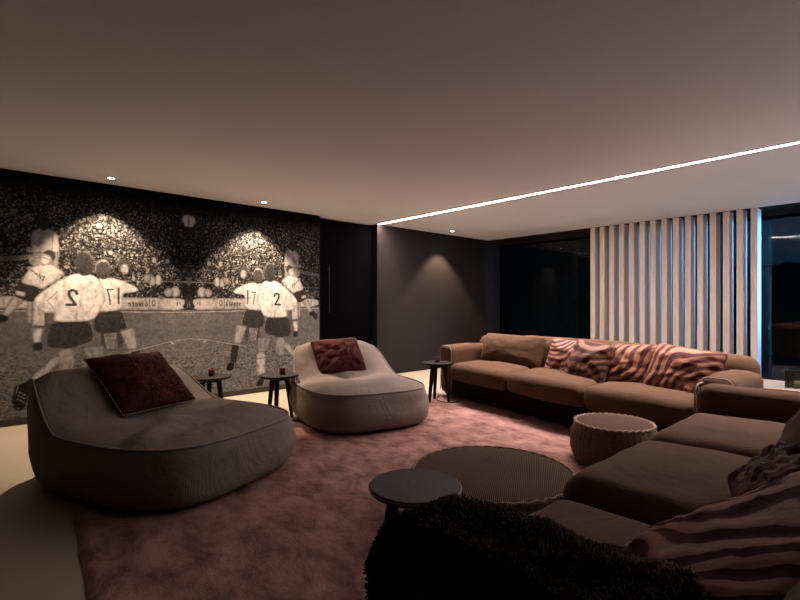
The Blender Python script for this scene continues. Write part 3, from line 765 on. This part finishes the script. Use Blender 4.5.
# ------------------------------------------------------------------ poufs
def pouf(label, loc, R, h, seed, dip, ribs, nfr, fr):
    t = thing('pouf', label, 'pouf', loc, seed, 'knitted brown poufs')
    prof = []
    for k in range(22):
        q = k/21; z = h*.93*q; bul = math.sin(PI*(.12+.76*q))**.7; prof.append((R*(.76+.24*bul), z))
    rtop = prof[-1][0]; n = ribs*6; V = []; F = []
    for i, (r, z) in enumerate(prof):
        for k in range(n):
            a = 2*PI*k/n; rr = r*(1+.010*noise.noise(Vector((math.cos(a)*2+seed, math.sin(a)*2, z*4))))
            rr += .0048*(abs(math.sin(ribs*a/2+.8*math.sin(z*30)*.15))-.5)+.0016*math.sin(z*520+3*math.sin(ribs*a/2))
            V.append((rr*math.cos(a), rr*math.sin(a), z+.001))
    for i in range(len(prof)-1):
        for k in range(n): F.append((i*n+k, i*n+(k+1) % n, (i+1)*n+(k+1) % n, (i+1)*n+k))
    F.append(tuple(range(n-1, -1, -1)))
    MB().add(V, F).build('knitted_side', M['pouf_side'], t)
    V = []; F = []; m_ = 96; ss = [1.0, .96, .9, .8, .68, .55, .42, .3, .18, .07]
    for s in ss:
        for k in range(m_):
            a = 2*PI*k/m_; r = rtop*s*(1+.010*noise.noise(Vector((math.cos(a)*2+seed, math.sin(a)*2, h))))
            x, y = r*math.cos(a), r*math.sin(a); z = h*.93+(.07*h)*(1-s**3)**.8+.010*noise.noise(Vector((x*5+seed, y*5, 0)))*(1-s)-dip*math.exp(-((x-.06)**2+(y+.05)**2)/(.35*R)**2)
            V.append((x, y, z))
    for i in range(len(ss)-1):
        for k in range(m_): F.append((i*m_+k, i*m_+(k+1) % m_, (i+1)*m_+(k+1) % m_, (i+1)*m_+k))
    F.append(tuple((len(ss)-1)*m_+k for k in range(m_)))
    MB().add(V, F).build('ribbed_top', M['pouf_top'], t)
    rim = MB(); N = 200; pts = []
    for k in range(N):
        a = 2*PI*k/N; r = rtop*(1.0+.010*noise.noise(Vector((math.cos(a)*2+seed, math.sin(a)*2, h))))+.003*math.sin(a*46)
        pts.append((r*math.cos(a), r*math.sin(a), h*.935+.004*math.sin(a*37+1)))
    rim.tube(pts, .0085, 6, closed=True); rg = random.Random(seed)
    for k in range(nfr):
        a = rg.random()*2*PI; r = rtop+.004; L_ = fr*rg.uniform(.4, 1.2); e = rg.uniform(-.5, 1.1); w2 = .0016
        b = Vector((r*math.cos(a), r*math.sin(a), h*.935)); da = a+rg.uniform(-.6, .6); dv = Vector((math.cos(da), math.sin(da), e)).normalized()*L_
        sd = Vector((-math.sin(a), math.cos(a), 0))*w2; rim.add([b-sd, b+sd, b+dv], [(0, 1, 2)])
    rim.build('frayed_rim', M['cord'], t)
pouf('small round knitted brown pouf on the rug before the long sofa', (-1.485, 3.50, .022), .303, .305, 2.0, .006, 46, 1500, .014)
pouf('wide low ribbed brown pouf on the rug behind the charcoal side table', (-1.54, 2.09, .022), .485, .27, .55, .02, 66, 2200, .018)

# ------------------------------------------------------------------ long sofa before the slats (front edge runs slightly askew)
SK = -.182
sofaA = thing('long_sofa', 'long brown fabric sofa with three seats, standing before the cream slats', 'sofa', (-4.10, 4.43, .022), 0, 'brown fabric sofas')
def skA(p): return (p[0], p[1]+SK*p[0], p[2])
def part(name, m, parent, sz, base, sk=None, **kw):
    V, F = soft_box(*sz, base=base, **kw)
    if sk: V = [sk(p) for p in V]
    return MB().add(V, F).build(name, m, parent)
LA = 3.30
part('base', M['sofa_base'], sofaA, (LA-.10, .84, .27), (LA/2, .47, .015), skA, r=.03, n=(20, 6, 2))
def armshape(h, flare):
    def fn(p): return (p[0]*(1+flare*max(0, p[2]/h-.5)), p[1], p[2]-.03*max(0, p[1])*2)
    return fn
for i, x in enumerate((.12, LA-.13)):
    part('arm', M['sofa'], sofaA, (.25, .93, .61), (x, .465, .03), skA, r=.085, n=(4, 10, 8), wr=.006, seed=i+2, fn=armshape(.61, .12))
# back rest with rolled top
part('backrest', M['sofa'], sofaA, (LA-.06, 0.26, .665), (LA/2, .83, .05), skA, r=.11, n=(30, 4, 8), wr=.012, seed=3,
     fn=lambda p: (p[0], p[1]+.06*p[2], p[2]+((.06)*math.cos(p[0]/LA*PI*.96)**.7 if abs(p[0]) < LA*.5 else 0)*max(0, p[2])/.7))
sw = (LA-.50)/3
for i in range(3):
    part('seat_cushion', M['sofa'], sofaA, (sw-.004, .80, .20), (.25+sw*(i+.5), .36, .222), skA, r=.075, n=(12, 10, 3), puff=.035, puff_side=.006, wr=.010, seed=i*5+1,
         fn=lambda p: (p[0], p[1]-.045*max(0, 1-(p[0]/(sw/2))**2)*(1 if p[1] < 0 else 0), p[2]))
for x in (.015, LA-.01):
    pp = MB(); prof = []
    for a in np.linspace(0, PI, 15): prof.append(skA((.0, 0, 0)))
def arm_pipe(parent, xc, y, hw, h, r, sk, mt):
    pts = [(xc-hw, y, .06)]
    for a in np.linspace(PI, PI/2, 7): pts.append((xc-hw+r+r*math.cos(a), y, h-r+r*math.sin(a)))
    for a in np.linspace(PI/2, 0, 7): pts.append((xc+hw-r+r*math.cos(a), y, h-r+r*math.sin(a)))
    pts.append((xc+hw, y, .06)); q = MB(); q.tube([sk(p) if sk else p for p in pts], .006, 6); return q
o = arm_pipe(sofaA, .12, .022, .112, .632, .07, skA, None).build('piping', M['sofa_pipe'], sofaA)
o = arm_pipe(sofaA, LA-.13, .022, .112, .632, .07, skA, None).build('piping', M['sofa_pipe'], sofaA)
# loose back cushion at the left end
V, F, B = pillow_geo(1.0, .42, .26, 3.0, .004)
o = MB().add(V, F).build('back_cushion', M['sofa'], sofaA); o.matrix_local = frame((.80, .58-.145, .585), (1, SK, 0), (.02, .30, 1))
for x in (.10, LA-.12):
    for y in (.12, .80):
        f = MB(); f.lathe([(.02, 0), (.024, .003), (.026, .03)], 14, c=(x, y+SK*x, 0)); f.build('foot', M['metal_dark'], sofaA)

def at_sofa(u, v, z): return (-4.10+u, 4.43+SK*u+v, .022+z)
def zp(label, u, v, z, w_, h_, t, spin, lean, seed, m, yaw=0):
    s = math.radians(spin); l = math.radians(lean); ya = math.atan(SK)+math.radians(yaw)
    e = Vector((math.cos(ya), math.sin(ya), 0)); b = Vector((-math.sin(ya), math.cos(ya), 0)); up = (b*math.sin(l)+Vector((0, 0, 1))*math.cos(l))
    return pillow('patterned_cushion', label, 'cushion', w_, h_, t, frame(at_sofa(u, v, z), e*math.cos(s)+up*math.sin(s), up*math.cos(s)-e*math.sin(s)), m, seed, .008, 'swirl striped cushions', M['burgundy_pipe'])
Z = [zebra('swirl_stripe_satin', 1.0, light=(.31, .15, .10), cen=(-.30, .32, 1.3)), zebra('swirl_stripe_matte', 2.3, dark=(.05, .014, .012), light=(.19, .085, .055), freq=13, cen=(-.05, .45, .8)), zebra('swirl_stripe_copper', 4.1, light=(.31, .135, .072), freq=12, cen=(-.42, .40, .9)), zebra('swirl_stripe_copper_wide', 5.6, light=(.31, .135, .072), freq=12, cen=(.22, -.22, .8))]
zp('leftmost swirl striped satin cushion, half hidden behind the duller one', 1.60, .58, .565, .52, .44, .16, -4, 20, 1.0, Z[0], 4)
zp('duller swirl striped cushion overlapping two others on the long sofa', 1.93, .44, .565, .50, .47, .17, -6, 24, 2.0, Z[1], -6)
zp('copper striped cushion between the dull one and the rightmost one', 2.34, .52, .565, .45, .47, .17, 3, 22, 3.0, Z[2], 3)
zp('rightmost and widest copper striped cushion, by the right arm of the long sofa', 2.80, .48, .575, .60, .47, .18, -5, 24, 4.0, Z[3], -3)

# ------------------------------------------------------------------ near sofa, its long side facing the bag loungers
sofaB = thing('near_sofa', 'brown fabric sofa in the right foreground under fur throw and striped cushions', 'sofa', (-.97, .70, .022), 0, 'brown fabric sofas')
LB = 3.03
part('base', M['sofa_base'], sofaB, (.98, LB-.08, .27), (.53, LB/2, .015), r=.03, n=(6, 16, 2))
part('backrest', M['sofa'], sofaB, (.26, LB-.04, .70), (.95, LB/2, .05), r=.11, n=(4, 26, 8), wr=.01, seed=9)
part('arm', M['sofa'], sofaB, (1.02, .25, .60), (.515, LB-.125, .03), r=.085, n=(10, 4, 8), wr=.006, seed=6)
part('arm', M['sofa'], sofaB, (.91, .24, .56), (.57, .20, .03), r=.085, n=(10, 4, 8), wr=.006, seed=7)
arm_pts = []
pp = MB(); pts = [(.012, LB-.235, .06)]
for a in np.linspace(PI, PI/2, 7): pts.append((.012, LB-.235+.07+.07*math.cos(a), .627-.07+.07*math.sin(a)))
for a in np.linspace(PI/2, 0, 7): pts.append((.012, LB-.015-.07+.07*math.cos(a), .627-.07+.07*math.sin(a)))
pts.append((.012, LB-.015, .06)); pp.tube(pts, .006, 6); pp.build('piping', M['sofa_pipe'], sofaB)
for i, (y0, y1, zt, pf) in enumerate(((.26, 1.04, .41, .02), (1.05, 1.93, .46, .035), (1.94, 2.78, .46, .035))):
    part('seat_cushion', M['sofa'], sofaB, (.84, y1-y0, zt-.23), (.42, (y0+y1)/2, .23), r=.085, n=(12, 12, 3), puff=pf, puff_side=.01, wr=.012, seed=i*4+11)
for (y0, y1, x, z, lean) in ((1.98, 2.74, .76, .66, 20), (1.10, 1.90, .80, .64, 16)):
    V, F, B = pillow_geo(y1-y0, .52, .26, y0, .008)
    l = math.radians(lean); o = MB().add(V, F).build('back_cushion', M['sofa'], sofaB)
    o.matrix_local = frame((x, (y0+y1)/2, z), (0, -1, 0), (math.sin(l), 0, math.cos(l)))
for x in (.12, .92):
    for y in (.12, LB-.12):
        f = MB(); f.lathe([(.02, 0), (.024, .003), (.026, .03)], 14, c=(x, y, 0)); f.build('foot', M['metal_dark'], sofaB)

# cushions on the near sofa
zB1 = zebra('swirl_stripe_mauve', 7.3, dark=(.032, .003, .006), light=(.16, .075, .052), freq=12, cen=(.10, .42, 1), spec=.02, warp=.34)
zB2 = zebra('swirl_stripe_mauve_wide', 9.1, dark=(.032, .003, .006), light=(.16, .075, .052), freq=11, cen=(-.12, .40, .8), spec=.02, warp=.30)
a_ = Vector((.80, .30, .50)).normalized(); b_ = Vector((.28, -.95, .0)).normalized()
tip = Vector((-.53, 1.40, .50))
pillow('patterned_cushion', 'mauve swirl striped cushion in the foreground, its corner lying on the near sofa seat', 'cushion', .60, .64, .20,
       frame(tip+a_*.28+b_*.30, a_, -b_), zB1, 11.0, .007, 'swirl striped cushions', M['burgundy_pipe'])
pillow('patterned_cushion', 'large mauve swirl striped cushion at the right edge, resting on the smaller foreground one', 'cushion', .60, .60, .22,
       frame(tip+a_*.40+b_*.26+Vector((.10, .05, .045)), a_, -b_), zB2, 12.0, .007, 'swirl striped cushions', M['burgundy_pipe'])
pillow('velvet_cushion', 'crumpled dark red velvet cushion on the near sofa, behind the striped ones', 'cushion', .56, .50, .20,
       frame((-.17, 1.86, .69), Vector((.72, .22, .55)), Vector((-.1, .95, .15))), M['velvet'], 5.0, .008, None, None, None, crumple=.022, n=60)

# ------------------------------------------------------------------ black fur throw over the near arm
def throw():
    na, nb = 70, 90; V = []; F = []
    def Sz(y, x):
        arm = .640; seat = .49+.03*smst(-.75, -.45, x)
        r = .09
        if y < .79:  # near side drop
            d = .79-y
            return arm-max(0, d-.02)*1.5 if d > .02 else arm
        return arm+(seat-arm)*smst(.98, 1.16, y)
    for i in range(na+1):
        for j in range(nb+1):
            l = 1.50*j/nb
            yend = 1.30+.03*math.sin(l*6)+.05*noise.noise(Vector((l*3, 0, 2)))
            yend += .14*smst(.65, .1, l)
            yend -= .10*smst(.95, 1.5, l)
            y = .72+(yend-.72)*i/na
            if l < 1.08: x = .05-l; drop = 0
            elif l < 1.22: a = (l-1.08)/.14*PI/2; x = .05-1.08-.089*math.sin(a)+.0; drop = .089*(1-math.cos(a))
            else: x = .05-1.169-.03*(l-1.22); drop = .089+(l-1.22)
            x += .155+.075*smst(1.25, .95, y)
            z = Sz(y, x)-drop*(1.0)
            if drop > .02: z -= 0
            n_ = noise.noise(Vector((x*3.5, y*5, l)))*.032+noise.noise(Vector((x*8, y*9, 3)))*.014
            fold = .016*math.sin(y*24+2*math.sin(l*3))*smst(1.0, 1.4, l)
            z += max(-.01, n_)+.018+.13*smst(.80, .30, l)*smst(.98, 1.1, y)*(1-.85*smst(1.08, 1.26, y))
            x -= max(0, fold)+.012*smst(1.0, 1.2, l)
            if i == na and l < 1.1: z -= .02
            V.append((x, y, max(.05, z)))
    for i in range(na):
        for j in range(nb): F.append((i*(nb+1)+j, i*(nb+1)+j+1, (i+1)*(nb+1)+j+1, (i+1)*(nb+1)+j))
    # thickness: an inner sheet a little below
    Fr = [tuple(reversed(f)) for f in F]
    a = (Vector(V[F[0][1]])-Vector(V[F[0][0]])).cross(Vector(V[F[0][3]])-Vector(V[F[0][0]])); FF = F if a.z > 0 else Fr
    mb = MB().add(V, FF)
    fur(mb, V, FF, 110000, .019, .0024, (-.3, .1, -.3), .6, 21)
    o = mb.build('fur_throw', M['fur_black']); so = o.modifiers.new('thickness', 'SOLIDIFY'); so.thickness = .004; so.offset = -1
    tag(o, 'black-brown fur throw heaped over the near arm and seat of the near sofa', 'throw blanket')
throw()

# ------------------------------------------------------------------ corner table behind the sofas
ct = thing('corner_table', 'low table with pale top and amber wood edge behind the long sofa end', 'side table', (-.95, 4.90, 0))
m_ = MB(); m_.box(.02, 1.08, .02, .56, .462, .478); bevel(m_.build('tabletop', M['pale_top'], ct, smooth=False), .003)
m_ = MB(); m_.box(0, 1.10, 0, .02, .43, .478); m_.box(0, 1.10, .56, .58, .43, .478); m_.box(0, .02, .02, .56, .43, .478); m_.box(1.08, 1.10, .02, .56, .43, .478)
bevel(m_.build('edge_frame', M['amber_wood'], ct, smooth=False), .003)
for x in (.04, 1.06):
    for y in (.05, .53):
        l = MB(); l.tube([(x, y, 0), (x, y, .44)], [.014, .02], 10); l.build('leg', M['amber_wood'], ct)
ln = thing('glass_lantern', 'small square smoked glass lantern on the pale corner table', 'lantern', (-.64, 5.12, .479))
g = MB(); s = .075; h = .145
for sx_ in (-1, 1):
    for sy_ in (-1, 1): g.box(sx_*s-.004, sx_*s+.004, sy_*s-.004, sy_*s+.004, 0, h)
for z0 in (0, h-.006):
    g.box(-s, s, -s-.004, -s+.004, z0, z0+.006); g.box(-s, s, s-.004, s+.004, z0, z0+.006); g.box(-s-.004, -s+.004, -s, s, z0, z0+.006); g.box(s-.004, s+.004, -s, s, z0, z0+.006)
g.build('frame', M['metal_dark'], ln, smooth=False)
M['smoke_glass'] = mat('smoked_glass', (.20, .22, .16), .05, trans=.85)
g = MB(); g.box(-s+.004, s-.004, -s+.004, s-.004, .001, .005); g.box(-s+.004, s-.004, -s+.001, -s+.004, .006, h-.01); g.box(-s+.004, s-.004, s-.004, s-.001, .006, h-.01); g.box(-s+.001, -s+.004, -s+.005, s-.005, .006, h-.01); g.box(s-.004, s-.001, -s+.005, s-.005, .006, h-.01)
g.build('glass_panes', M['smoke_glass'], ln, smooth=False)
cd = MB(); cd.lathe([(.028, .006), (.030, .01), (.030, .05), (.027, .053), (.003, .051)], 24); cd.build('candle', M['wax'], ln)
